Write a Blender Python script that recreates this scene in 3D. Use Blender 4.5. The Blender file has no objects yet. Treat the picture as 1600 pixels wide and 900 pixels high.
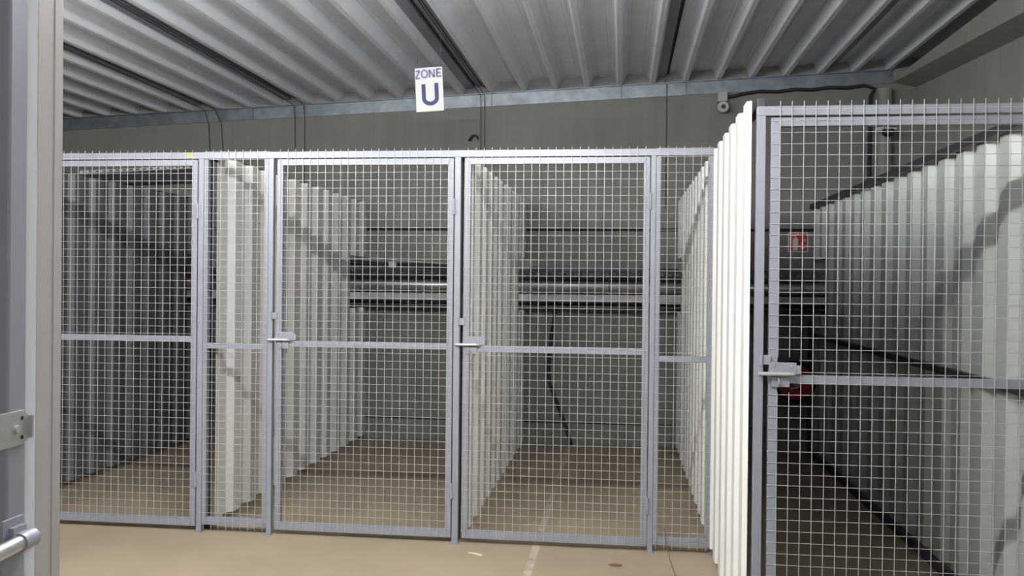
import bpy, math, random
from mathutils import Vector, Matrix
random.seed(7)
TUBE, SKY, EXPO = 495., .38, 0.
S = bpy.context.scene
COL = S.collection
PI = math.pi

# ---------------------------------------------------------------- materials
def new_mat(name):
    m = bpy.data.materials.new(name); m.use_nodes = True
    nt = m.node_tree; b = nt.nodes['Principled BSDF']
    return m, nt, b

def paint(name, col, rough=.5, metal=0., var=.06, scale=6., bump=0., bscale=60., stretch=(1, 1, 1), spec=.5):
    """a plain coat with a faint cloudy variation of its own colour"""
    m, nt, b = new_mat(name)
    tc = nt.nodes.new('ShaderNodeTexCoord')
    mp = nt.nodes.new('ShaderNodeMapping'); mp.inputs['Scale'].default_value = stretch
    nt.links.new(tc.outputs['Object'], mp.inputs['Vector'])
    nz = nt.nodes.new('ShaderNodeTexNoise'); nz.inputs['Scale'].default_value = scale; nz.inputs['Detail'].default_value = 5
    nt.links.new(mp.outputs['Vector'], nz.inputs['Vector'])
    rp = nt.nodes.new('ShaderNodeValToRGB')
    lo = [max(0, c * (1 - var)) for c in col]; hi = [min(1, c * (1 + var)) for c in col]
    rp.color_ramp.elements[0].position = .3; rp.color_ramp.elements[1].position = .7
    rp.color_ramp.elements[0].color = (*lo, 1); rp.color_ramp.elements[1].color = (*hi, 1)
    nt.links.new(nz.outputs['Fac'], rp.inputs['Fac'])
    nt.links.new(rp.outputs['Color'], b.inputs['Base Color'])
    b.inputs['Roughness'].default_value = rough; b.inputs['Metallic'].default_value = metal
    b.inputs['Specular IOR Level'].default_value = spec
    if bump:
        n2 = nt.nodes.new('ShaderNodeTexNoise'); n2.inputs['Scale'].default_value = bscale; n2.inputs['Detail'].default_value = 4
        nt.links.new(tc.outputs['Object'], n2.inputs['Vector'])
        bp = nt.nodes.new('ShaderNodeBump'); bp.inputs['Strength'].default_value = bump; bp.inputs['Distance'].default_value = .01
        nt.links.new(n2.outputs['Fac'], bp.inputs['Height']); nt.links.new(bp.outputs['Normal'], b.inputs['Normal'])
    return m

def concrete(name, col, warm):
    m, nt, b = new_mat(name)
    tc = nt.nodes.new('ShaderNodeTexCoord')
    n1 = nt.nodes.new('ShaderNodeTexNoise'); n1.inputs['Scale'].default_value = 1.3; n1.inputs['Detail'].default_value = 8; n1.inputs['Roughness'].default_value = .65
    mp = nt.nodes.new('ShaderNodeMapping'); mp.inputs['Scale'].default_value = (3.5, 3.5, .5)
    nt.links.new(tc.outputs['Object'], mp.inputs['Vector'])
    n2 = nt.nodes.new('ShaderNodeTexNoise'); n2.inputs['Scale'].default_value = 2.2; n2.inputs['Detail'].default_value = 6
    nt.links.new(tc.outputs['Object'], n1.inputs['Vector']); nt.links.new(mp.outputs['Vector'], n2.inputs['Vector'])
    ad = nt.nodes.new('ShaderNodeMath'); ad.operation = 'ADD'
    nt.links.new(n1.outputs['Fac'], ad.inputs[0]); nt.links.new(n2.outputs['Fac'], ad.inputs[1])
    hf = nt.nodes.new('ShaderNodeMath'); hf.operation = 'MULTIPLY'; hf.inputs[1].default_value = .5
    nt.links.new(ad.outputs[0], hf.inputs[0])
    rp = nt.nodes.new('ShaderNodeValToRGB')
    rp.color_ramp.elements[0].position = .32; rp.color_ramp.elements[1].position = .68
    rp.color_ramp.elements[0].color = (*[c * .84 for c in col], 1); rp.color_ramp.elements[1].color = (*[min(1, c * w) for c, w in zip(col, warm)], 1)
    nt.links.new(hf.outputs[0], rp.inputs['Fac']); nt.links.new(rp.outputs['Color'], b.inputs['Base Color'])
    b.inputs['Roughness'].default_value = .85; b.inputs['Specular IOR Level'].default_value = .25
    n3 = nt.nodes.new('ShaderNodeTexNoise'); n3.inputs['Scale'].default_value = 45; n3.inputs['Detail'].default_value = 5
    nt.links.new(tc.outputs['Object'], n3.inputs['Vector'])
    bp = nt.nodes.new('ShaderNodeBump'); bp.inputs['Strength'].default_value = .15; bp.inputs['Distance'].default_value = .01
    nt.links.new(n3.outputs['Fac'], bp.inputs['Height']); nt.links.new(bp.outputs['Normal'], b.inputs['Normal'])
    return m

def floor_mat():
    m, nt, b = new_mat('concrete_floor')
    N = nt.nodes.new; L = nt.links.new
    tc = N('ShaderNodeTexCoord')
    n1 = N('ShaderNodeTexNoise'); n1.inputs['Scale'].default_value = 1.1; n1.inputs['Detail'].default_value = 9; n1.inputs['Roughness'].default_value = .62
    L(tc.outputs['Object'], n1.inputs['Vector'])
    rp = N('ShaderNodeValToRGB')
    rp.color_ramp.elements[0].position = .3; rp.color_ramp.elements[1].position = .72
    rp.color_ramp.elements[0].color = (.285, .229, .160, 1); rp.color_ramp.elements[1].color = (.365, .295, .209, 1)
    L(n1.outputs['Fac'], rp.inputs['Fac'])
    # sparse dark spots and scuffs
    n2 = N('ShaderNodeTexNoise'); n2.inputs['Scale'].default_value = 4.5; n2.inputs['Detail'].default_value = 4
    L(tc.outputs['Object'], n2.inputs['Vector'])
    r2 = N('ShaderNodeValToRGB'); r2.color_ramp.elements[0].position = .68; r2.color_ramp.elements[1].position = .80
    r2.color_ramp.elements[0].color = (0, 0, 0, 1); r2.color_ramp.elements[1].color = (.55, .55, .55, 1)
    L(n2.outputs['Fac'], r2.inputs['Fac'])
    mx = N('ShaderNodeMixRGB'); mx.inputs['Color2'].default_value = (.17, .13, .10, 1)
    L(r2.outputs['Color'], mx.inputs['Fac']); L(rp.outputs['Color'], mx.inputs['Color1'])
    # worn painted line across the aisle floor
    sp = N('ShaderNodeSeparateXYZ'); L(tc.outputs['Object'], sp.inputs['Vector'])
    a = N('ShaderNodeMath'); a.operation = 'ADD'; a.inputs[1].default_value = .512; L(sp.outputs['X'], a.inputs[0])
    ab = N('ShaderNodeMath'); ab.operation = 'ABSOLUTE'; L(a.outputs[0], ab.inputs[0])
    lt = N('ShaderNodeMath'); lt.operation = 'LESS_THAN'; lt.inputs[1].default_value = .024; L(ab.outputs[0], lt.inputs[0])
    n3 = N('ShaderNodeTexNoise'); n3.inputs['Scale'].default_value = 9; n3.inputs['Detail'].default_value = 6; L(tc.outputs['Object'], n3.inputs['Vector'])
    r3 = N('ShaderNodeValToRGB'); r3.color_ramp.elements[0].position = .38; r3.color_ramp.elements[1].position = .62
    r3.color_ramp.elements[0].color = (0, 0, 0, 1); r3.color_ramp.elements[1].color = (.42, .42, .42, 1)
    L(n3.outputs['Fac'], r3.inputs['Fac'])
    ml = N('ShaderNodeMath'); ml.operation = 'MULTIPLY'; L(lt.outputs[0], ml.inputs[0]); L(r3.outputs['Color'], ml.inputs[1])
    m2 = N('ShaderNodeMixRGB'); m2.inputs['Color2'].default_value = (.62, .58, .50, 1)
    L(ml.outputs[0], m2.inputs['Fac']); L(mx.outputs['Color'], m2.inputs['Color1'])
    L(m2.outputs['Color'], b.inputs['Base Color'])
    b.inputs['Roughness'].default_value = .62; b.inputs['Specular IOR Level'].default_value = .3
    n4 = N('ShaderNodeTexNoise'); n4.inputs['Scale'].default_value = 30; n4.inputs['Detail'].default_value = 5; L(tc.outputs['Object'], n4.inputs['Vector'])
    bp = N('ShaderNodeBump'); bp.inputs['Strength'].default_value = .06; bp.inputs['Distance'].default_value = .01
    L(n4.outputs['Fac'], bp.inputs['Height']); L(bp.outputs['Normal'], b.inputs['Normal'])
    return m

M = dict(
    floor=floor_mat(),
    wall=concrete('grey_concrete', (.232, .230, .221), (1.12, 1.11, 1.08)),
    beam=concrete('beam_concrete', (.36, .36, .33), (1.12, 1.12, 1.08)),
    filler=paint('foam_filler', (.26, .26, .265), .8),
    joint=paint('joint_filler', (.03, .028, .027), .9),
    deck=paint('roof_deck_lacquer', (.80, .85, .92), .45, 0, .05, 3.),
    galv=paint('galvanised_steel', (.24, .275, .31), .42, .75, .22, 9.),
    fence=paint('blue_grey_steel_paint', (.265, .275, .318), .42, .15, .04, 8.),
    wire=paint('galvanised_wire', (.46, .46, .455), .38, .25, .08, 20.),
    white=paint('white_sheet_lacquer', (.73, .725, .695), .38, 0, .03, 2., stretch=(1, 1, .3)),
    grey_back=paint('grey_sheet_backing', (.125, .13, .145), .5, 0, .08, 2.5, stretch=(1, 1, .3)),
    pale=paint('pale_green_grey_lacquer', (.60, .64, .60), .38, 0, .04, 2., stretch=(1, 1, .3)),
    anthracite=paint('anthracite_tube', (.045, .045, .05), .5, 0, .1),
    black=paint('black_rubber', (.018, .018, .02), .55, 0, .1),
    zinc=paint('bright_zinc_pipe', (.42, .42, .44), .27, .6, .03, 12., stretch=(.2, 4, 4)),
    duct=paint('grey_trunking', (.42, .41, .42), .5, .1, .05),
    tray=paint('dark_cable_tray', (.10, .10, .11), .45, .5, .1),
    strip=paint('galvanised_joint_strip', (.27, .29, .35), .5, .2, .1, 6.),
    lit_white=paint('lit_white_metal', (.86, .88, .93), .4, 0, .01),  # light on the foreground fold is put into this white
    plastic=paint('grey_plastic', (.42, .42, .42), .5, 0, .03),
    ltplastic=paint('light_grey_plastic', (.55, .55, .54), .4, 0, .03),
    paper=paint('white_sign_board', (.60, .61, .575), .6, 0, .015),
    header=paint('pale_lilac_paper', (.56, .56, .64), .6, 0, .02),
    blue=paint('blue_print', (.018, .024, .13), .55, 0, .03),
    lilac=paint('faded_violet_print', (.20, .185, .29), .6, 0, .03),
    red=paint('red_enamel', (.45, .018, .03), .4, 0, .05),
    signred=paint('sign_red', (.50, .03, .04), .5, 0, .03),
    signwhite=paint('sign_white', (.72, .70, .64), .5, 0, .02),
    wood=paint('pale_wood', (.72, .60, .42), .7, 0, .1, 40.),
    twig=paint('brown_twig', (.16, .09, .05), .8, 0, .1),
    shaded_beige=paint('shaded_sheet_beige', (.36, .345, .335), .45, 0, .03),  # same foreground sheet, its weaker light put into the colour
    bolt=paint('bare_steel', (.50, .50, .50), .35, .7, .08),
    lamp_body=paint('lamp_housing_white', (.8, .8, .8), .4),
    concpipe=paint('grey_downpipe', (.27, .26, .24), .6, 0, .06),
    tape=paint('yellow_mark', (.33, .31, .15), .6, 0, .1),
)
def emit_mat(name, col, s):
    m = bpy.data.materials.new(name); m.use_nodes = True; nt = m.node_tree
    nt.nodes.remove(nt.nodes['Principled BSDF']); e = nt.nodes.new('ShaderNodeEmission')
    e.inputs['Color'].default_value = (*col, 1); e.inputs['Strength'].default_value = s
    nt.links.new(e.outputs[0], nt.nodes['Material Output'].inputs['Surface']); return m
M['tube'] = emit_mat('fluorescent_tube_glow', (1.0, .99, .97), TUBE)
M['fill_tube'] = emit_mat('fill_tube_glow', (.96, .98, 1.0), TUBE * .6)  # weaker glow for the added fill lamp

# ---------------------------------------------------------------- mesh helpers
class MB:
    def __init__(s): s.v = []; s.f = []
    def box(s, a, b):
        x0, y0, z0 = a; x1, y1, z1 = b; n = len(s.v)
        s.v += [(x0, y0, z0), (x1, y0, z0), (x1, y1, z0), (x0, y1, z0), (x0, y0, z1), (x1, y0, z1), (x1, y1, z1), (x0, y1, z1)]
        s.f += [tuple(n + i for i in q) for q in ((0, 3, 2, 1), (4, 5, 6, 7), (0, 1, 5, 4), (1, 2, 6, 5), (2, 3, 7, 6), (3, 0, 4, 7))]
        return s
    def tube(s, pts, r, n=8, cap=True):
        pts = [Vector(p) for p in pts]; base = len(s.v); k = len(pts)
        for i, p in enumerate(pts):
            d = (pts[min(i + 1, k - 1)] - pts[max(i - 1, 0)]).normalized()
            h = Vector((0, 0, 1)) if abs(d.z) < .9 else Vector((1, 0, 0))
            a = d.cross(h).normalized(); c = a.cross(d).normalized()
            rr = r[i] if isinstance(r, (list, tuple)) else r
            for j in range(n):
                t = 2 * PI * (j + .5) / n
                s.v.append(tuple(p + a * (rr * math.cos(t)) + c * (rr * math.sin(t))))
        for i in range(k - 1):
            for j in range(n):
                s.f.append((base + i * n + j, base + i * n + (j + 1) % n, base + (i + 1) * n + (j + 1) % n, base + (i + 1) * n + j))
        if cap:
            s.f.append(tuple(base + j for j in range(n))[::-1]); s.f.append(tuple(base + (k - 1) * n + j for j in range(n)))
        return s
    def ring(s, c, axis, R, r, n=28, m=8):
        c = Vector(c); ax = Vector(axis).normalized(); h = Vector((0, 0, 1)) if abs(ax.z) < .9 else Vector((1, 0, 0))
        a = ax.cross(h).normalized(); b = a.cross(ax); base = len(s.v)
        for i in range(n):
            t = 2 * PI * i / n; d = a * math.cos(t) + b * math.sin(t)
            for j in range(m):
                q = 2 * PI * j / m
                s.v.append(tuple(c + d * (R + r * math.cos(q)) + ax * (r * math.sin(q))))
        for i in range(n):
            for j in range(m):
                s.f.append((base + i * m + j, base + i * m + (j + 1) % m, base + ((i + 1) % n) * m + (j + 1) % m, base + ((i + 1) % n) * m + j))
        return s
    def poly(s, pts, d):
        """extrude a planar polygon by the vector d"""
        n = len(s.v); k = len(pts); d = Vector(d)
        s.v += [tuple(p) for p in pts] + [tuple(Vector(p) + d) for p in pts]
        s.f.append(tuple(range(n, n + k))); s.f.append(tuple(range(n + k, n + 2 * k))[::-1])
        for i in range(k): s.f.append((n + i, n + k + i, n + k + (i + 1) % k, n + (i + 1) % k))
        return s
    def build(s, name, mat, parent=None, bevel=0., solid=0., smooth=False, origin=None, angle=.6):
        me = bpy.data.meshes.new(name)
        o3 = Vector(origin) if origin else Vector((0, 0, 0))
        if parent is not None:
            o3 = Vector((0, 0, 0)); off = parent_world(parent)
            me.from_pydata([tuple(Vector(v) - off) for v in s.v], [], s.f)
        else:
            me.from_pydata([tuple(Vector(v) - o3) for v in s.v], [], s.f)
        me.materials.append(mat); me.validate(); me.update()
        import bmesh
        bm = bmesh.new(); bm.from_mesh(me); bmesh.ops.recalc_face_normals(bm, faces=bm.faces); bm.to_mesh(me); bm.free()
        ob = bpy.data.objects.new(name, me); COL.objects.link(ob)
        if parent is not None: ob.parent = parent
        else: ob.location = o3
        if smooth:
            for p in me.polygons: p.use_smooth = True
            me.set_sharp_from_angle(angle=angle)
        if bevel:
            b = ob.modifiers.new('Bevel', 'BEVEL'); b.width = bevel; b.segments = 2; b.limit_method = 'ANGLE'
        if solid:
            b = ob.modifiers.new('Solidify', 'SOLIDIFY'); b.thickness = solid; b.offset = 0
        return ob
def parent_world(p):
    v = Vector(p.location)
    while p.parent: p = p.parent; v = v + Vector(p.location)
    return v
def tag(o, label, cat, group=None):
    o['label'] = label; o['category'] = cat
    if group: o['group'] = group
    return o
def thing(name, loc, label, cat, group=None):
    o = bpy.data.objects.new(name, None); COL.objects.link(o); o.location = loc; o.empty_display_size = .1
    return tag(o, label, cat, group)
def struct(o): o['kind'] = 'structure'; return o

# ---------------------------------------------------------------- camera (stands in the aisle, eye height 1.64 m)
YAW, PIT, ROLL, F, CH = .1221, -.0059, .0101, 1395.25, 1.6435
fwd = Vector((-math.sin(YAW) * math.cos(PIT), math.cos(YAW) * math.cos(PIT), math.sin(PIT)))
r0 = Vector((math.cos(YAW), math.sin(YAW), 0)); u0 = r0.cross(fwd)
rt = r0 * math.cos(ROLL) + u0 * math.sin(ROLL); up = u0 * math.cos(ROLL) - r0 * math.sin(ROLL)
cd = bpy.data.cameras.new('camera'); cd.sensor_width = 36; cd.lens = F / 1600 * 36; cd.clip_start = .05
cam = bpy.data.objects.new('camera', cd); COL.objects.link(cam)
cam.matrix_world = Matrix(((rt.x, up.x, -fwd.x, 0), (rt.y, up.y, -fwd.y, 0), (rt.z, up.z, -fwd.z, CH), (0, 0, 0, 1)))
S.camera = cam

# ---------------------------------------------------------------- setting
YW = 9.09            # back wall face
YF = 5.55            # front of the row of cells
YR = 4.05            # front of the protruding right cage
ZT = 2.475           # top of the steel fronts
def zr(x): return 3.645 + .0425 * x     # underside of the roof ribs: the roof rises to the right

struct(MB().box((-9, -4, -.15), (5.2, YW + .3, 0)).build('floor', M['floor']))
# back wall: stacked concrete panels with open joints
wb = MB()
for z0, z1 in ((0, .216), (.229, 2.174)): wb.box((-9, YW, z0), (3.2, YW + .2, z1))
wb.poly([(-9, YW, 2.203), (3.2, YW, 2.203), (3.2, YW, zr(3.2) - .004), (-9, YW, zr(-9) - .004)], (0, .2, 0))
ow = struct(wb.build('wall_back', M['wall'], bevel=.004))
struct(MB().box((-9, YW + .04, .2), (3.2, YW + .19, 2.3)).build('trim_1', M['joint']))
# left wall beyond the leftmost cells
struct(MB().box((-9.2, -4, 0), (-9, YW + .2, 3.6)).build('wall_left', M['wall']))
# tapered concrete beam that closes the right side (a T section along the roof)
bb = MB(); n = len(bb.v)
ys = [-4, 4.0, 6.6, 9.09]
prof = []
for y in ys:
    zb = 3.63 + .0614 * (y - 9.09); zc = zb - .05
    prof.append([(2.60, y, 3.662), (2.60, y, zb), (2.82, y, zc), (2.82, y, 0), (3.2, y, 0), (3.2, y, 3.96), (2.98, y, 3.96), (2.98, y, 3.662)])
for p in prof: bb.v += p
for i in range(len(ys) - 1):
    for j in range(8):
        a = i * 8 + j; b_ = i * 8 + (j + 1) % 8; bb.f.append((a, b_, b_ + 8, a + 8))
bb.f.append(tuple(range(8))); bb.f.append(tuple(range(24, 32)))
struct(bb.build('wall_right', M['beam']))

# roof: trapezoidal deck, ribs along the depth of the hall
P = .325; X0 = -.037
joints = (-14, -11, -5, 1, 6)
sec = []
k0, k1 = -28, 8
for k in range(k0, k1 + 1):
    x = X0 + P * k
    for dx, dz in ((-.163, .102), (-.112, .102), (-.104, .110), (-.094, .110), (-.086, .102), (-.062, .102), (-.024, .004), (-.018, 0), (-.004, 0), (0, .004), (.004, 0), (.018, 0), (.024, .004), (.062, .102), (.086, .102), (.094, .110), (.104, .110), (.112, .102), (.162, .102)):
        sec.append((x + dx, zr(x + dx) + dz))
sec.append((2.978, zr(2.978) + .102))
dk = MB(); y0, y1 = -4, YW
dk.v += [(x, y0, z) for x, z in sec] + [(x, y1, z) for x, z in sec]
dk.f += [(i, i + 1, i + 1 + len(sec), i + len(sec)) for i in range(len(sec) - 1)]
# filler closing the pans above the wall, and a weather skin on top
struct(dk.build('ceiling', M['deck'], solid=.004))
fl = MB().poly([(-9, YW - .004, zr(-9) + .0), (2.98, YW - .004, zr(2.98) - .1), (2.98, YW - .004, zr(2.98) + .2), (-9, YW - .004, zr(-9) + .2)], (0, .12, 0))
struct(fl.build('trim_2', M['filler']))
sk = MB().poly([(-9.2, -4, zr(-9.2) + .16), (3.2, -4, zr(3.2) + .16), (3.2, -4, zr(3.2) + .22), (-9.2, -4, zr(-9.2) + .22)], (0, YW + 4.2, 0))
struct(sk.build('trim_3', M['joint']))
# galvanised angle along the wall head, in lengths
ga = MB()
cuts = [-9, -6.3, -3.9, -1.34, -.02, .62, 2.595]
for a, b_ in zip(cuts[:-1], cuts[1:]):
    a += .003; b_ -= .003
    ga.poly([(a, YW - .016, zr(a) - .135), (b_, YW - .016, zr(b_) - .135), (b_, YW - .016, zr(b_) - .012), (a, YW - .016, zr(a) - .012)], (0, .012, 0))
    ga.poly([(a, YW - .05, zr(a) - .012), (b_, YW - .05, zr(b_) - .012), (b_, YW - .05, zr(b_) - .005), (a, YW - .05, zr(a) - .005)], (0, .05, 0))
for i in range(13):
    x = -6.2 + .68 * i
    ga.tube([(x, YW - .016, zr(x) - .075), (x, YW - .024, zr(x) - .075)], .011, 8)
struct(ga.build('trim_4', M['galv']))
# galvanised strips in the deck joints
nstrip = 5
for k in joints:
    x = X0 + P * k
    for (a, b_, dz) in (((.030, .135, .055), (.165, .215, .070), (.235, .29, .06)) if k in (-5, -11) else ((.030, .130, .055),)):
        q = MB().poly([(x + a, -4, zr(x + a) + dz), (x + b_, -4, zr(x + b_) + dz), (x + b_, -4, zr(x + b_) + dz + .012), (x + a, -4, zr(x + a) + dz + .012)], (0, YW + 3.98, 0))
        struct(q.build('trim_%d' % nstrip, M['strip'])); nstrip += 1
    q = MB().box((x + .130, -4, zr(x + .145) + .085), (x + (.24 if k in (-5, -11) else .158), YW - .02, zr(x + .145) + .1))
    struct(q.build('trim_%d' % nstrip, M['joint'])); nstrip += 1
# downpipe in the back right corner
dp = thing('downpipe', (2.5, YW - .08, 0), 'grey round downpipe in the back right corner under the concrete beam', 'pipe')
MB().tube([(2.5, YW - .08, 0), (2.5, YW - .08, 3.55)], .072, 20).build('pipe', M['concpipe'], dp, smooth=True)
for z in (.6, 1.95, 3.2): MB().ring((2.5, YW - .08, z), (0, 0, 1), .073, .006, 24, 6).build('clamp', M['galv'], dp, smooth=True)

# ---------------------------------------------------------------- corrugated partitions
def sheet_mb(X, ya, yb, z0, z1, ph, side, per=.28, depth=.04, web=.035, notch=None):
    """trapezoidal sheet along Y; side=+1: the raised flats face +X. ph = where a front web starts"""
    h = (per - 2 * web) / 2
    pts = []; k = math.floor((ya - ph) / per) - 1
    while ph + k * per < yb + per:
        b = ph + k * per
        pts += [(b, 0), (b + web, 1), (b + web + h, 1), (b + 2 * web + h, 0),]
        k += 1
    def off(y):
        for (a, p), (b, q) in zip(pts[:-1], pts[1:]):
            if a <= y <= b: return p + (q - p) * (y - a) / max(1e-9, b - a)
        return 0
    yy = sorted({ya, yb, *[y for y, _ in pts if ya < y < yb], *([notch[0]] if notch else [])})
    zz = [z0, z1] if not notch else [z0, notch[1], notch[2], z1]
    mb = MB(); nz = len(zz)
    for y in yy:
        for z in zz: mb.v.append((X + side * depth * (off(y) - .5), y, z))
    for i in range(len(yy) - 1):
        for j in range(nz - 1):
            if notch and j == 1 and (yy[i] + yy[i + 1]) / 2 > notch[0]: continue
            mb.f.append((i * nz + j, (i + 1) * nz + j, (i + 1) * nz + j + 1, i * nz + j + 1))
    return mb
def two_faced(ob, side, backmat):
    """2 mm sheet with its own lacquer on each face"""
    import bmesh
    me = ob.data; me.materials.append(backmat)
    bm = bmesh.new(); bm.from_mesh(me)
    if sum(f.normal.x * f.calc_area() for f in bm.faces) * side < 0: bmesh.ops.reverse_faces(bm, faces=bm.faces)
    old = list(bm.faces); edges = [e for e in bm.edges if len(e.link_faces) == 1]
    d = bmesh.ops.duplicate(bm, geom=list(bm.verts) + list(bm.edges) + old)
    vm = d['vert_map']; nf = [g for g in d['geom'] if isinstance(g, bmesh.types.BMFace)]
    for v in [g for g in d['geom'] if isinstance(g, bmesh.types.BMVert)]: v.co.x -= side * .002
    bmesh.ops.reverse_faces(bm, faces=nf)
    for f in nf: f.material_index = 1
    for e in edges:
        a, b = e.verts; f = bm.faces.new((a, b, vm[b], vm[a])); f.material_index = 0
    bmesh.ops.recalc_face_normals(bm, faces=bm.faces)
    bm.to_mesh(me); bm.free()
NOT = (8.50, 1.375, 1.90)
def partition(X, ya, yb, ph, side, mat, label, per=.28, rails=(), z0=.045, z1=2.465, low=False, framemat='anthracite', depth=.04, back=None):
    t = thing('partition_wall', (X, ya, 0), label, 'partition')
    sm = sheet_mb(X, ya, yb, z0, z1, ph, side, per, depth, notch=NOT)
    so = sm.build('sheet', mat, t)
    two_faced(so, side, back or mat)
    rs = rails or (-side)
    xa, xb = (X + .026 * rs, X + .062 * rs); lo, hi = min(xa, xb), max(xa, xb)
    MB().box((lo, ya, z1 - .03), (hi, yb, z1 + .012)).build('top_rail', M[framemat], t, bevel=.003)
    if low: MB().box((lo, ya, 1.145), (hi, yb, 1.185)).build('mid_rail', M[framemat], t, bevel=.003)
    if low: MB().box((lo, ya, 0.0), (hi, yb, .055)).build('bottom_rail', M[framemat], t, bevel=.003)
    MB().box((lo, ya, .0), (hi, ya + .035, z1 - .03)).build('upright', M[framemat], t, bevel=.003)
    MB().box((lo, yb - .035, .0), (hi, yb, 1.3)).build('upright', M[framemat], t, bevel=.003)
    return t
YE = YW - .03
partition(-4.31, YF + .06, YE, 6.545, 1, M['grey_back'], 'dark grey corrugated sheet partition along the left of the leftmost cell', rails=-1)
partition(-2.665, YF + .05, YE, 5.845, 1, M['white'], 'white corrugated partition behind the narrow mesh panel left of the zone sign, shadow bands across it', rails=-1, back=M['grey_back'])
partition(-.985, YF + .06, YE, 5.72, 1, M['white'], 'white corrugated partition between the two middle cells, right below the zone sign', rails=-1, back=M['grey_back'])
partition(.565, YR + .035, YE, 5.994 - .28 + .035, -1, M['white'], 'brightly lit white corrugated partition standing out into the aisle beside the right cage', rails=1, depth=.036, back=M['grey_back'])
partition(1.885, YR + .05, YE, 4.575, -1, M['pale'], 'pale green-grey corrugated partition with dark rails at the right of the right cage', per=.291, rails=-1, z1=2.43, low=True)

# ---------------------------------------------------------------- steel fronts
def wires(x0, x1, z0, z1, y, nx, nz, x_off=0., zs0=None, gap=None, r=.0017, rh=.0013):
    """welded wire mesh: verticals at 50 mm in front, horizontals behind them"""
    mb = MB()
    for i in range(nx):
        x = x0 + x_off + .05 * i
        j1, j2, j3 = [random.uniform(-.0012, .0012) for _ in range(3)]
        segs = [(z0, z1)]
        if gap and i in gap[0]: segs = [(z0, gap[1]), (gap[2], z1)]
        for a, b in segs:
            m_ = (a + b) / 2
            mb.tube([(x + j1, y, a), (x + j2, y, m_), (x + j3, y, b)], r, 6)
    zz = zs0
    for i in range(nz):
        z = zz + .05 * i
        j1, j2, j3 = [random.uniform(-.0014, .0014) for _ in range(3)]
        a, b = x0 - .004, x1 + .004
        if gap and gap[1] < z < gap[2]:
            a = x0 + gap[3]
        mb.tube([(a, y + .0035, z + j1), ((a + b) / 2, y + .0035, z + j2), (b, y + .0035, z + j3)], rh, 6)
    return mb

def latch(root, dl, y, zc, zk, post_x):
    """tower bolt: back plate on the stile and mid rail, sliding tube, loop for a padlock, keeper above"""
    lt = MB().box((dl + .002, y - .028, zc + .008), (dl + .118, y - .022, zc + .062)).box((dl + .118, y - .03, zc + .012), (dl + .138, y - .022, zc + .05)).build('latch', M['fence'], root, bevel=.002)
    MB().tube([(post_x - .022, y - .038, zc + .012), (dl + .088, y - .038, zc + .012)], .0095, 12).tube([(dl + .088, y - .038, zc + .012), (dl + .104, y - .038, zc + .012)], .007, 10).build('bolt', M['bolt'], lt, smooth=True)
    MB().ring((dl + .042, y - .031, zc - .022), (1, 0, .2), .014, .004, 16, 6).box((dl + .01, y - .027, zc - .045), (dl + .088, y - .0225, zc - .004)).build('padlock_eye', M['fence'], lt, smooth=True)
    mk = MB()
    mk.box((dl + .0, y - .034, zc + .012), (dl + .012, y - .021, zc + .024))
    mk.tube([(dl + .095, y - .0265, zc + .047), (dl + .095, y - .0325, zc + .047)], .0045, 8).tube([(dl + .022, y - .0265, zc + .05), (dl + .022, y - .0325, zc + .05)], .0045, 8)
    mk.build('bolt_head', M['bolt'], lt)
    MB().box((post_x - .014, y - .026, zk - .02), (dl + .008, y - .019, zk + .022)).tube([(post_x - .006, y - .028, zk - .024), (post_x - .006, y - .028, zk + .024)], .0055, 8).build('door_catch', M['fence'], root, bevel=.001)

def hinge(root, x, y, z, h=.1):
    MB().tube([(x, y - .026, z - h / 2), (x, y - .026, z + h / 2)], .0085, 10).box((x - .018, y - .024, z - h / 2 + .008), (x + .02, y - .0195, z + h / 2 - .008)).build('hinge', M['fence'], root, smooth=True)

def door(dl, dr, y, label, top=2.424, bot=.034, mid=(1.217, 1.256), wtop=2.487, hz=(2.117, .33), zk=1.40, post_x=None, xoff=.022, zs0=.087, nz=48, has_latch=True):
    t = thing('cage_door', ((dl + dr) / 2, y, 0), label, 'door', None)
    s = .038
    fr = MB()
    fr.poly([(dl, y - .018, bot), (dl + s, y - .018, bot + s), (dl + s, y - .018, top - s), (dl, y - .018, top)], (0, .036, 0))
    fr.poly([(dr, y - .018, bot), (dr - s, y - .018, bot + s), (dr - s, y - .018, top - s), (dr, y - .018, top)], (0, .036, 0))
    fr.poly([(dl, y - .018, bot), (dr, y - .018, bot), (dr - s, y - .018, bot + s + .01), (dl + s, y - .018, bot + s + .01)], (0, .036, 0))
    fr.poly([(dl, y - .018, top), (dr, y - .018, top), (dr - s, y - .018, top - s), (dl + s, y - .018, top - s)], (0, .036, 0))
    fr.build('frame', M['fence'], t, bevel=.0015)
    MB().box((dl + s, y - .0175, mid[0]), (dr - s, y + .0175, mid[1])).build('mid_rail', M['fence'], t, bevel=.002)
    n = int((dr - dl - xoff * 2 + .012) / .05) + 1
    wires(dl + .0, dr - .012, bot + .012, wtop, y - .0235, n, nz, xoff, zs0, ((0, 1), 1.175, 1.33, .13) if has_latch else None).build('wire_mesh', M['wire'], t, smooth=True)
    for z in hz: hinge(t, dr + .004, y, z)
    if has_latch: latch(t, dl, y, mid[1] - .006, zk, dl - .025)
    return t

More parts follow.
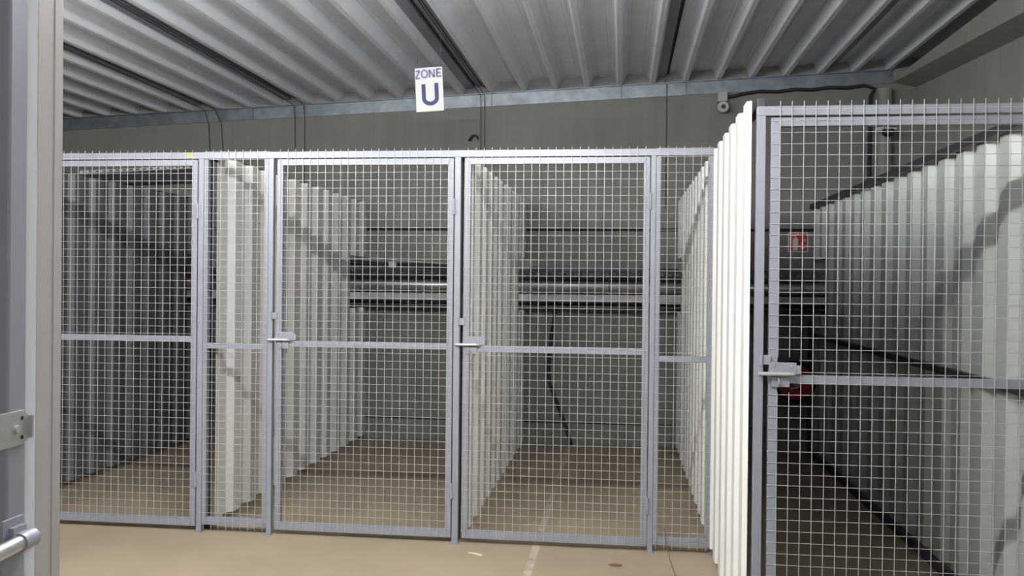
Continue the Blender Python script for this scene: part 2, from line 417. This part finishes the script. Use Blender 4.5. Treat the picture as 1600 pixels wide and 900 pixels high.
def fixed_panel(a, b, y, label, mid, n, x_off):
    t = thing('mesh_panel', ((a + b) / 2, y, 0), label, 'mesh panel')
    s = .028; top, bot = 2.425, .045
    MB().box((a, y - .018, bot), (a + s, y + .018, top)).build('stile', M['fence'], t, bevel=.0015)
    MB().box((b - s, y - .018, bot), (b, y + .018, top)).build('stile', M['fence'], t, bevel=.0015)
    MB().box((a + s, y - .0175, bot), (b - s, y + .0175, bot + .05)).build('bottom_rail', M['fence'], t, bevel=.0015)
    MB().box((a + s, y - .0175, mid[0]), (b - s, y + .0175, mid[1])).build('mid_rail', M['fence'], t, bevel=.0015)
    wires(a + .004, b - .004, .02, 2.487, y - .0235, n, 49, x_off, .075).build('wire_mesh', M['wire'], t, smooth=True)
    return t

# the row of three cells
fr = thing('cage_frame', (-1.7, YF, 0), 'grey steel posts and head rail of the row of cells behind the tan aisle floor', 'steel frame')
MB().box((-3.98, YF - .02, 2.43), (.60, YF + .02, 2.473)).build('head_rail', M['fence'], fr, bevel=.002)
for a, b in ((-3.955, -3.915), (-2.744, -2.708), (-2.267, -2.2345), (-1.047, -1.0085), (.1725, .203), (.556, .59)):
    p = MB().box((a, YF - .02, .004), (b, YF + .02, 2.43)).build('post', M['fence'], fr, bevel=.002)
    MB().box((a - .008, YF - .045, 0), (b + .008, YF + .03, .005)).build('foot_plate', M['fence'], p)
door(-3.905, -2.752, YF, 'grey steel mesh door of the leftmost cell, partly hidden behind the foreground post', mid=(1.236, 1.273), hz=(2.09, .34))
d1 = door(-2.21, -1.054, YF, 'grey steel mesh door under the zone sign, cable tangle visible through it', mid=(1.217, 1.256), zk=1.415)
door(-.984, .166, YF, 'grey steel mesh door in front of the cell with a black cable hanging on its back wall', mid=(1.207, 1.247), zk=1.395, hz=(2.15, .285))
fixed_panel(-2.706, -2.269, YF, 'narrow fixed mesh panel in front of the white partition left of the zone sign door', (1.196, 1.232), 9, .012)
fixed_panel(.205, .554, YF, 'narrow fixed mesh panel at the right end of the row, beside the bright white partition', (1.168, 1.204), 7, .014)
# protruding right cage
fr2 = thing('cage_frame', (1.2, YR, 0), 'grey steel post and head rail of the protruding right cage', 'steel frame')
MB().box((-2.832, YF - .0205, 2.436), (-2.776, YF - .019, 2.470)).build('tape_mark', M['tape'], fr)['label'] = 'yellow mark on the head rail'
MB().box((.585, YR - .02, 2.388), (1.862, YR + .02, 2.43)).build('head_rail', M['fence'], fr2, bevel=.002)
for a, b in ((.585, .622), (1.822, 1.86)):
    p = MB().box((a, YR - .02, .004), (b, YR + .02, 2.388)).build('post', M['fence'], fr2, bevel=.002)
    MB().box((a - .008, YR - .045, 0), (b + .008, YR + .03, .005)).build('foot_plate', M['fence'], p)
door(.645, 1.815, YR, 'grey steel mesh door of the protruding right cage, cut off by the right edge', top=2.379, mid=(1.214, 1.25), wtop=2.45, zk=1.315, hz=(2.05, .3), xoff=.038, zs0=.0645)

# ---------------------------------------------------------------- services along the back wall
YP = 8.77
pp = thing('steel_pipe', (-1.6, YP, 1.61), 'bright zinc steel pipe along the back wall below the perforated tray', 'pipe')
MB().tube([(-8.9, YP, 1.61), (2.3, YP, 1.61)], .062, 24).build('pipe', M['zinc'], pp, smooth=True)
for x in (-5.2, -1.70, -.12, 1.72):
    MB().ring((x, YP, 1.61), (1, 0, 0), .064, .007, 24, 6).tube([(x, YP, 1.67), (x, YP, 1.70)], .006, 6).box((x - .01, YP + .06, 1.60), (x + .01, YW - .003, 1.62)).build('pipe_clamp', M['galv'], pp, smooth=True)
tr = thing('cable_tray', (-1.6, YP + .02, 1.72), 'dark perforated cable tray running along the back wall above the steel pipe', 'cable tray')
tb = MB()
# front flange with a row of oblong slots: two strips and the bridges between the slots
ya_, yb_ = YP - .055, YP - .050
tb.box((-8.9, ya_, 1.70), (2.3, yb_, 1.722)).box((-8.9, ya_, 1.742), (2.3, yb_, 1.775))
x = -8.9
while x < 2.28:
    tb.box((x, ya_, 1.722), (x + .042, yb_, 1.742)); x += .075
tb.build('side_flange', M['tray'], tr)
MB().box((-8.9, YP - .05, 1.70), (2.3, YW - .02, 1.706)).build('tray_base', M['tray'], tr)
MB().box((-8.9, YP - .055, 1.775), (2.3, YP - .035, 1.781)).build('lip', M['tray'], tr)
for x in (-5.0, -1.42, .75):
    MB().box((x - .035, YP - .062, 1.69), (x + .035, YP - .056, 1.80)).box((x - .02, YP - .02, 1.66), (x + .02, YW - .003, 1.70)).build('bracket', M['duct'], tr)
tk = thing('cable_trunking', (-1.6, YP, 1.5), 'flat grey cable trunking along the back wall under the steel pipe', 'trunking')
MB().box((-8.9, YP - .03, 1.462), (2.3, YP + .05, 1.526)).build('duct', M['duct'], tk, bevel=.003)
MB().box((-8.9, YP - .032, 1.526), (2.3, YP + .052, 1.534)).build('lid', M['duct'], tk)
for x in (-5.1, -2.36, -1.31, .62):
    MB().box((x - .012, YP - .034, 1.435), (x + .012, YW - .003, 1.462)).build('bracket', M['tray'], tk)
lo = tag(MB().tube([(-8.9, YP + .16, 1.41), (2.3, YP + .16, 1.41)], .028, 12).build('shade_rod', M['tray'], smooth=True), 'dark rod standing in for the shadow under the pipes on the back wall', 'shade_rod')  # dark rod put where only shadow lies below the trunking
# tangle of cables on the tray in the middle-left cell
def wob(x0, x1, y, z, amp, n=14, seed=0, drop=0):
    rr = random.Random(seed); pts = []
    a, b, c = rr.uniform(0, 6), rr.uniform(0, 6), rr.uniform(2, 4)
    for i in range(n + 1):
        t = i / n; x = x0 + (x1 - x0) * t
        pts.append((x, y + .015 * math.sin(b + 7 * t), z + amp * math.sin(a + c * 2 * t) - drop * t))
    return pts
G = 'cables heaped on the tray'
for i, (dy, z, am, dr, x1) in enumerate(((-.03, 1.80, .010, .02, -1.02), (.0, 1.812, .014, .02, -1.02), (.03, 1.82, .012, .03, -1.3), (-.012, 1.845, .012, .07, -1.02), (.02, 1.862, .008, .09, -1.02), (-.035, 1.83, .016, .05, -1.5))):
    tag(MB().tube(wob(-3.0, x1, YP + dy, z, am, 16, i + 3, dr), .011, 8).build('cable', M['black'], smooth=True), 'black cable in the tangle heaped on the perforated tray behind the zone sign door', 'cable', G)
tag(MB().tube(wob(-2.5, -1.05, YP - .058, 1.882, .006, 16, 12, .10), .004, 6).build('wire', M['plastic'], smooth=True), 'thin pale wire sloping down over the black cable tangle', 'wire')
tag(MB().box((-2.32, YP - .05, 1.783), (-2.24, YP + .0, 1.845)).build('junction_box', M['plastic'], bevel=.006), 'small grey junction box among the cables on the tray', 'junction box')
for j, (xa, xb, z) in enumerate(((-.9, .54, 1.79), (-.9, .2, 1.795))):
    tag(MB().tube(wob(xa, xb, YP + .03 * j - .02, z, .004, 12, 40 + j, .005), .009, 8).build('cable', M['black'], smooth=True), 'black cable lying flat on the tray behind the middle-right cell', 'cable', 'cables flat on the tray')
# thin drooping wires below the trunking
tag(MB().tube([(-.05, YP - .036, 1.45), (.1, YP - .036, 1.425), (.25, YP - .036, 1.405), (.38, YP - .036, 1.42), (.5, YP - .036, 1.45)], .004, 6).build('wire', M['black'], smooth=True), 'thin black wire drooping under the trunking by the right narrow panel', 'wire')
tag(MB().tube([(-2.3, YP - .036, 1.455), (-2.1, YP - .036, 1.437), (-1.98, YP - .036, 1.432), (-1.8, YP - .036, 1.44), (-1.6, YP - .036, 1.455)], .004, 6).build('wire', M['black'], smooth=True), 'thin black wire drooping under the trunking below the cable tangle', 'wire')
# hanging black cable in the middle-right cell
hc = [(-.655, YP + .12, 1.47), (-.668, 9.02, 1.38), (-.70, 9.05, 1.15), (-.72, 9.06, .92), (-.728, 9.06, .74), (-.715, 9.06, .62), (-.66, 9.06, .48), (-.60, 9.06, .32), (-.545, 9.05, .18), (-.50, 9.03, .045), (-.487, 9.0, .02)]
tag(MB().tube(hc, .019, 10).build('cable', M['black'], smooth=True), 'thick black cable hanging down the back wall of the middle-right cell to the floor', 'cable')

# thin wires dropping from the roof joints down the wall
def drop(xs, zlo, label, bend=0):
    for i, x in enumerate(xs):
        b = bend * (.03 + .02 * i)
        pts = [(x - .02, 5.6, zr(x) + .03), (x - .02, 7.6, zr(x) + .02), (x - .02, YW - .05, zr(x) + .0), (x, YW - .056, zr(x) - .03), (x + b, YW - .03, zr(x) - .16), (x + b * 1.5, YW - .02, zr(x) - .5), (x + b * 1.8, YW - .014, zlo)]
        tag(MB().tube(pts, .0036, 6).build('wire', M['black'], smooth=True), label if len(xs) == 1 else label[i], 'wire')
drop([X0 + P * 1 + .14], 2.4, 'thin black wire from the roof joint down the wall, nearest to the security camera')
drop([X0 + P * -5 + .21, X0 + P * -5 + .25], 2.5, ['left of the two thin black wires hanging just right of the zone sign', 'right of the two thin black wires hanging just right of the zone sign'])
drop([X0 + P * -11 + .18, X0 + P * -11 + .285], 2.2, ['left one of two thin wall wires hanging above the zone sign door', 'right one of two thin wall wires hanging above the zone sign door'])
drop([X0 + P * -14 + .17, X0 + P * -14 + .29], 2.3, ['left of the two slanting wall wires above the left narrow mesh panel', 'right of the two slanting wall wires above the left narrow mesh panel'], 1)
tag(MB().tube([(-1.575, YW - .005, 3.105), (-1.56, YW - .02, 3.115), (-1.54, YW - .026, 3.15), (-1.51, YW - .03, 3.155), (-1.485, YW - .026, 3.135), (-1.478, YW - .02, 3.11)], [.012, .017, .012, .012, .013, .008], 8).build('wall_hook', M['black'], smooth=True), 'small black hook on the concrete wall between the zone sign and the wires', 'hook')

# slotted rail high in the leftmost cell
sr = thing('slotted_rail', (-5, 8.9, 2.8), 'bright slotted metal rail high at the back of the leftmost cell', 'rail')
q = MB(); qa = -5.75
def zs(x): return 2.772 + .040 * (x + 5.59)
while qa < -4.40:
    for (u0_, u1_, z0_, z1_) in ((0, .075, -.004, .002), (0, .075, .020, .026), (0, .030, .002, .020)):
        q.poly([(qa + u0_, 8.9, zs(qa + u0_) + z0_), (qa + u1_, 8.9, zs(qa + u1_) + z0_), (qa + u1_, 8.9, zs(qa + u1_) + z1_), (qa + u0_, 8.9, zs(qa + u0_) + z1_)], (0, .004, 0))
    qa += .075
q.build('rail', M['lit_white'], sr)
MB().poly([(-5.75, 8.905, zs(-5.75) - .13), (-4.4, 8.905, zs(-4.4) - .13), (-4.4, 8.905, zs(-4.4) - .02), (-5.75, 8.905, zs(-5.75) - .02)], (0, .06, 0)).build('shade_strip', M['anthracite'], sr)  # dark strip standing in for the shade below the rail
for x in (-5.6, -4.6): MB().box((x, 8.96, zs(x) - .09), (x + .04, YW, zs(x) - .05)).build('bracket', M['tray'], sr)

# security camera under the galvanised angle
cx, cz = .972, 3.43
sc = thing('security_camera', (cx, YW, cz), 'round grey security camera with junction box on the wall under the roof edge', 'camera')
MB().box((cx - .048, YW - .075, cz + .025), (cx + .048, YW, cz + .125)).build('junction_box', M['plastic'], sc, bevel=.008)
MB().tube([(cx + .003, YW, cz - .03), (cx + .003, YW - .07, cz - .045)], .040, 20).build('mount', M['plastic'], sc, smooth=True)
hs = MB().tube([(cx, YW - .07, cz - .03), (cx - .001, YW - .085, cz - .035), (cx - .002, YW - .14, cz - .04), (cx - .002, YW - .15, cz - .042)], [.046, .053, .055, .050], 28).build('housing', M['ltplastic'], sc, smooth=True)
MB().ring((cx - .002, YW - .15, cz - .042), (0, 1, .05), .046, .007, 28, 8).build('rim', M['ltplastic'], hs, smooth=True)
MB().tube([(cx - .002, YW - .149, cz - .042), (cx - .002, YW - .158, cz - .0425)], .032, 24).build('face_ring', M['plastic'], hs, smooth=True)
MB().tube([(cx - .002, YW - .156, cz - .042), (cx - .002, YW - .163, cz - .0425)], .021, 20).build('lens', M['black'], hs, smooth=True)
def za(x): return zr(x) - .150
pts = [(cx + .05, YW - .035, cz + .075), (cx + .12, YW - .03, cz + .085)]
for i in range(8):
    x = cx + .2 + .165 * i; pts.append((x, YW - .03, za(x) + (.006 if i % 2 else -.008)))
pts += [(2.42, YW - .03, za(2.4) - .03), (2.385, YW - .03, za(2.4) - .10), (2.38, YW - .03, 3.1), (2.38, YW - .03, 2.6)]
tag(MB().tube(pts, .017, 8).build('cable', M['black'], smooth=True), 'black cable from the security camera along the roof edge to the corner downpipe', 'cable')
# emergency light / dome on the corner pipe
ed = thing('dome_camera', (2.47, 8.86, 3.1), 'small white dome camera high in the corner seen through the right cage mesh', 'camera')
MB().box((2.395, 8.87, 3.125), (2.465, 8.935, 3.165)).build('mount_box', M['paper'], ed, bevel=.012)
MB().box((2.475, 8.88, 3.135), (2.585, 8.935, 3.160)).build('arm', M['ltplastic'], ed, bevel=.004)
MB().tube([(2.50, 8.87, 3.135), (2.50, 8.87, 3.105), (2.50, 8.87, 3.085), (2.50, 8.87, 3.07)], [.055, .058, .048, .02], 20).build('dome', M['black'], ed, smooth=True)

# fire equipment sign on the back wall
fs = thing('fire_sign', (1.72, YW, 2.07), 'red and white fire extinguisher sign on the back wall behind the right cage mesh', 'sign')
MB().box((1.626, YW - .006, 1.975), (1.818, YW - .001, 2.170)).build('board', M['signwhite'], fs)
yS = YW - .0075
MB().box((1.636, yS, 1.985), (1.808, yS + .0015, 2.160)).build('red_field', M['signred'], fs)
ex = MB()
ex.poly([(1.672, yS - .001, 1.990), (1.722, yS - .001, 1.990), (1.722, yS - .001, 2.095), (1.715, yS - .001, 2.112), (1.679, yS - .001, 2.112), (1.672, yS - .001, 2.095)], (0, .001, 0))
ex.tube([(1.70, yS, 2.11), (1.70, yS, 2.13), (1.665, yS, 2.138), (1.65, yS, 2.125), (1.647, yS, 2.09)], .005, 6)
ex.tube([(1.688, yS, 2.137), (1.725, yS, 2.15)], .004, 6)
ex.build('extinguisher_symbol', M['signwhite'], fs)
flm = MB()
for fx, fz, k in ((1.737, 1.992, 1.0), (1.752, 1.992, 1.25), (1.770, 1.997, 1.3), (1.740, 2.035, 1.25), (1.757, 2.055, 1.3), (1.781, 2.07, .8)):
    flm.tube([(fx, yS, fz), (fx + .006 * k, yS, fz + .014 * k), (fx + .016 * k, yS, fz + .026 * k), (fx + .020 * k, yS, fz + .045 * k)], [.001, .0045, .004, .001], 6)
flm.build('flame_symbol', M['signwhite'], fs)
# fire hose reel
hx, hz_, hy = 1.665, .715, YW - .19
hr = thing('fire_hose_reel', (hx, YW, hz_), 'red fire hose reel with black hose low on the right cage back wall', 'hose reel')
hm = MB()
for i in range(4):
    for R in (.16, .185): hm.ring((hx, hy + .03 * (i - 1.5), hz_), (0, 1, 0), R, .015, 36, 8)
hm.build('hose', M['black'], hr, smooth=True)
for s in (-1, 1):
    MB().tube([(hx, hy + s * .072, hz_), (hx, hy + s * .082, hz_)], (.168) if s < 0 else .2, 36).build('disc', M['red'], hr, smooth=True)
MB().tube([(hx, hy - .10, hz_), (hx, YW, hz_)], .03, 16).build('hub', M['plastic'], hr, smooth=True)
MB().tube([(hx - .05, hy - .086, hz_ - .06), (hx + .0, hy - .092, hz_ - .05), (hx + .04, hy - .09, hz_ - .03)], .010, 8).build('nozzle', M['signwhite'], hr, smooth=True)
MB().box((hx - .06, YW - .03, hz_ - .12), (hx + .06, YW, hz_ + .12)).build('wall_bracket', M['red'], hr)

# ---------------------------------------------------------------- hanging ZONE U sign
sy = 6.5
W, Hh = .2075, .325
tl = Vector((-1.5425, sy, 3.2265)); ang = math.radians(3.1)
ex_ = Vector((math.cos(ang), 0, math.sin(ang))); ez_ = Vector((-math.sin(ang) * -1, 0, -math.cos(ang)))
zs_ = thing('zone_sign', tl + ex_ * (W / 2), 'white hanging sign with blue letter U under the word zone', 'sign')
def sp_(a, b, y): p = tl + ex_ * (a * W) + ez_ * (b * Hh); return (p.x, y, p.z)
MB().poly([sp_(0, 0, sy), sp_(1, 0, sy), sp_(1, 1, sy), sp_(0, 1, sy)], (0, .004, 0)).build('board', M['paper'], zs_)
MB().poly([sp_(0, 0, sy - .0015), sp_(1, 0, sy - .0015), sp_(1, .235, sy - .0015), sp_(0, .262, sy - .0015)], (0, .001, 0)).build('header_sheet', M['header'], zs_)
# U
def strip(pts2, w, y, mat, name, par):
    """thick flat stroke along sign coordinates (a in widths, b in heights)"""
    P3 = [tl + ex_ * (a * W) + ez_ * (b * Hh) for a, b in pts2]
    L_, R_ = [], []
    for i, p in enumerate(P3):
        d = (P3[min(i + 1, len(P3) - 1)] - P3[max(i - 1, 0)]).normalized(); nrm = Vector((-d.z, 0, d.x))
        L_.append(p + nrm * w / 2); R_.append(p - nrm * w / 2)
    mb = MB(); n = len(P3)
    for q_ in L_ + R_: mb.v.append((q_.x, y, q_.z))
    for q_ in L_ + R_: mb.v.append((q_.x, y + .0008, q_.z))
    for i in range(n - 1):
        mb.f.append((i, i + 1, n + i + 1, n + i)); mb.f.append((2 * n + i, 2 * n + i + 1, 3 * n + i + 1, 3 * n + i))
        mb.f.append((i, i + 1, 2 * n + i + 1, 2 * n + i)); mb.f.append((n + i, n + i + 1, 3 * n + i + 1, 3 * n + i))
    mb.f.append((0, n, 3 * n, 2 * n)); mb.f.append((n - 1, 2 * n - 1, 4 * n - 1, 3 * n - 1))
    return mb
upts = [(.295, .375)] + [(.295, .66)] + [(.53 - .235 * math.cos(t), .70 + .125 * math.sin(t)) for t in [PI * i / 14 for i in range(15)]] + [(.765, .66), (.765, .365)]
strip(upts, .030, sy - .002, None, None, None).build('letter_u', M['blue'], zs_)
# the word ZONE in strokes
zw = MB(); sw = .0135
def st(p): 
    m_ = strip(p, sw, sy - .003, None, None, None); k = len(zw.v); zw.v += m_.v; zw.f.extend([tuple(i + k for i in f) for f in m_.f])
t0, b0 = .055, .225
st([(.035, t0 + .012), (.185, t0 + .012)]); st([(.172, t0 + .01), (.04, b0 + .005)]); st([(.02, b0 + .012), (.185, b0 + .012)])
st([(.35 + .105 * math.cos(t), (t0 + b0) / 2 + .0 + (b0 - t0) * .50 * math.sin(t)) for t in [2 * PI * i / 20 for i in range(21)]])
st([(.53, b0 + .012), (.53, t0)]); st([(.532, t0 + .008), (.695, b0 + .0)]); st([(.70, b0 + .005), (.70, t0 - .008)])
st([(.80, b0 - .0), (.80, t0 - .012)]); st([(.80, t0 - .003), (.965, t0 - .003)]); st([(.80, (t0 + b0) / 2 - .003), (.935, (t0 + b0) / 2 - .006)]); st([(.80, b0 - .01), (.97, b0 - .012)])
zw.build('zone_lettering', M['lilac'], zs_)
for a in (.1, .92):
    p = Vector(sp_(a, .01, sy + .002)); MB().tube([p, (p.x + .01, sy + .002, zr(p.x) + .1)], .0012, 5).build('hanging_wire', M['galv'], zs_)

# ---------------------------------------------------------------- small things on the floor
tag(MB().tube([(-.905, 5.335, .004), (-.86, 5.315, .006), (-.815, 5.295, .003)], [.003, .006, .005], 5).build('wood_splinter', M['wood']), 'pale wood splinter on the tan floor in front of the middle post', 'splinter')
tag(MB().tube([(.27, 5.46, .17), (.285, 5.45, .09), (.30, 5.40, .012), (.31, 5.24, .004), (.318, 5.08, .004)], .0022, 5).build('twig', M['twig']), 'thin dry twig leaning on the right narrow mesh panel', 'twig')
tag(MB().poly([(.295, 5.06, .003), (.33, 5.05, .005), (.36, 5.03, .003), (.35, 5.0, .004), (.31, 5.02, .003)], (0, 0, .004)).build('dead_leaf', M['twig']), 'brown dead leaf bit on the floor before the right narrow mesh panel', 'leaf')
tag(MB().poly([(-.06, 5.24, .002), (-.02, 5.25, .006), (.02, 5.235, .003), (.01, 5.215, .004), (-.04, 5.22, .002)], (0, 0, .004)).build('dead_leaf', M['twig']), 'small brown leaf bit on the floor in front of the middle-right door', 'leaf')

# ---------------------------------------------------------------- foreground post of the opposite cage
fp = thing('door_post', (-1.0, 1.37, 0), 'grey steel door post with white folded sheet edge filling the left edge', 'post')
MB().box((-1.035, 1.343, 0), (-.99, 1.388, 2.48)).build('post', M['fence'], fp, bevel=.004)
MB().box((-1.09, 1.322, 0), (-1.037, 1.362, 2.48)).build('door_stile', M['fence'], fp, bevel=.004)
def fold(jv, name, mat):  # folds of one sheet, light and shade painted in by separate colours
    jm = MB(); nj = len(jv)
    jm.v += [(x, y, .03) for x, y in jv] + [(x, y, 2.47) for x, y in jv]
    jm.f += [(i, i + 1, i + 1 + nj, i + nj) for i in range(nj - 1)]
    return jm.build(name, mat, fp, solid=.0012)
fold([(-.985, 1.4056), (-.985, 1.447), (-.9835, 1.4485), (-.985, 1.45), (-.985, 1.472), (-1.0, 1.4745)], 'shaded_fold', M['shaded_beige'])['label'] = 'shaded fold of the sheet metal edge, shade put into its beige'
fold([(-1.030, 1.3885), (-1.006, 1.3885), (-.9853, 1.4045)], 'lit_fold', M['lit_white'])['label'] = 'lit fold of the sheet metal edge, light put into its white'
kp = MB()
kp.poly([(-.9895, 1.318, 1.366), (-.9895, 1.377, 1.366), (-.9895, 1.387, 1.376), (-.9895, 1.387, 1.414), (-.9895, 1.377, 1.424), (-.9895, 1.318, 1.424)], (.004, 0, 0))
kp.box((-.989, 1.385, 1.376), (-.976, 1.389, 1.414))
k1_ = kp.build('keep_plate', M['bolt'], fp, bevel=.001)
for y, z in ((1.371, 1.411), (1.371, 1.379)): MB().tube([(-.9856, y, z), (-.9848, y, z)], .0034, 10).build('hole', M['black'], k1_)
MB().tube([(-.986, 1.357, 1.394), (-.980, 1.357, 1.394)], .007, 12).build('bolt_head', M['bolt'], k1_, smooth=True)
bt = MB().tube([(-.970, 1.27, 1.207), (-.970, 1.368, 1.212)], .0125, 18).build('bolt', M['bolt'], fp, smooth=True)
MB().tube([(-.970, 1.345, 1.211), (-.970, 1.378, 1.2125), (-.970, 1.384, 1.213)], [.0155, .0155, .011], 20).box((-.99, 1.338, 1.205), (-.975, 1.37, 1.236)).build('collar', M['fence'], bt, smooth=True)
MB().box((-.9895, 1.325, 1.15), (-.984, 1.376, 1.25)).build('bolt_plate', M['fence'], fp, bevel=.001)

# ---------------------------------------------------------------- aisle lamps of the hall, plus an added fill lamp
def luminaire(xc, yc, length, label, glow='tube'):
    z = 3.1
    t = thing('fluorescent_lamp', (xc, yc, z), label, 'lamp')
    MB().box((xc - length / 2 - .05, yc - .025, z + .05), (xc + length / 2 + .05, yc + .025, z + .09)).build('housing', M['lamp_body'], t, bevel=.01)
    MB().tube([(xc - length / 2, yc, z), (xc + length / 2, yc, z)], .02, 12).build('lamp_tube', M[glow], t, smooth=True)
    for s in (-1, 1):
        MB().box((xc + s * length / 2 - .012, yc - .02, z - .02), (xc + s * length / 2 + .012, yc + .02, z + .05)).build('socket', M['lamp_body'], t)
        MB().tube([(xc + s * length * .4, yc, z + .11), (xc + s * length * .4, yc, zr(xc) + .0)], .004, 6).build('hanger', M['galv'], t)
luminaire(-.80, 2.72, 1.5, 'fluorescent batten lamp hanging under the roof over the middle of the aisle')
luminaire(-3.15, 2.72, 1.5, 'fluorescent batten lamp hanging under the roof at the left end of the aisle')
luminaire(2.4, -1.0, 1.5, 'added fill lamp, unseen behind the camera, brightening the post at the left edge', 'fill_tube')  # added out of view to light the white fold on the left

w = bpy.data.worlds.new('daylight'); S.world = w; w.use_nodes = True
bg = w.node_tree.nodes['Background']; bg.inputs['Color'].default_value = (.86, .93, 1.0, 1); bg.inputs['Strength'].default_value = SKY

vs = S.view_settings
vs.view_transform = 'Standard'; vs.look = 'None'; vs.gamma = 1; vs.use_curve_mapping = False; vs.exposure = EXPO
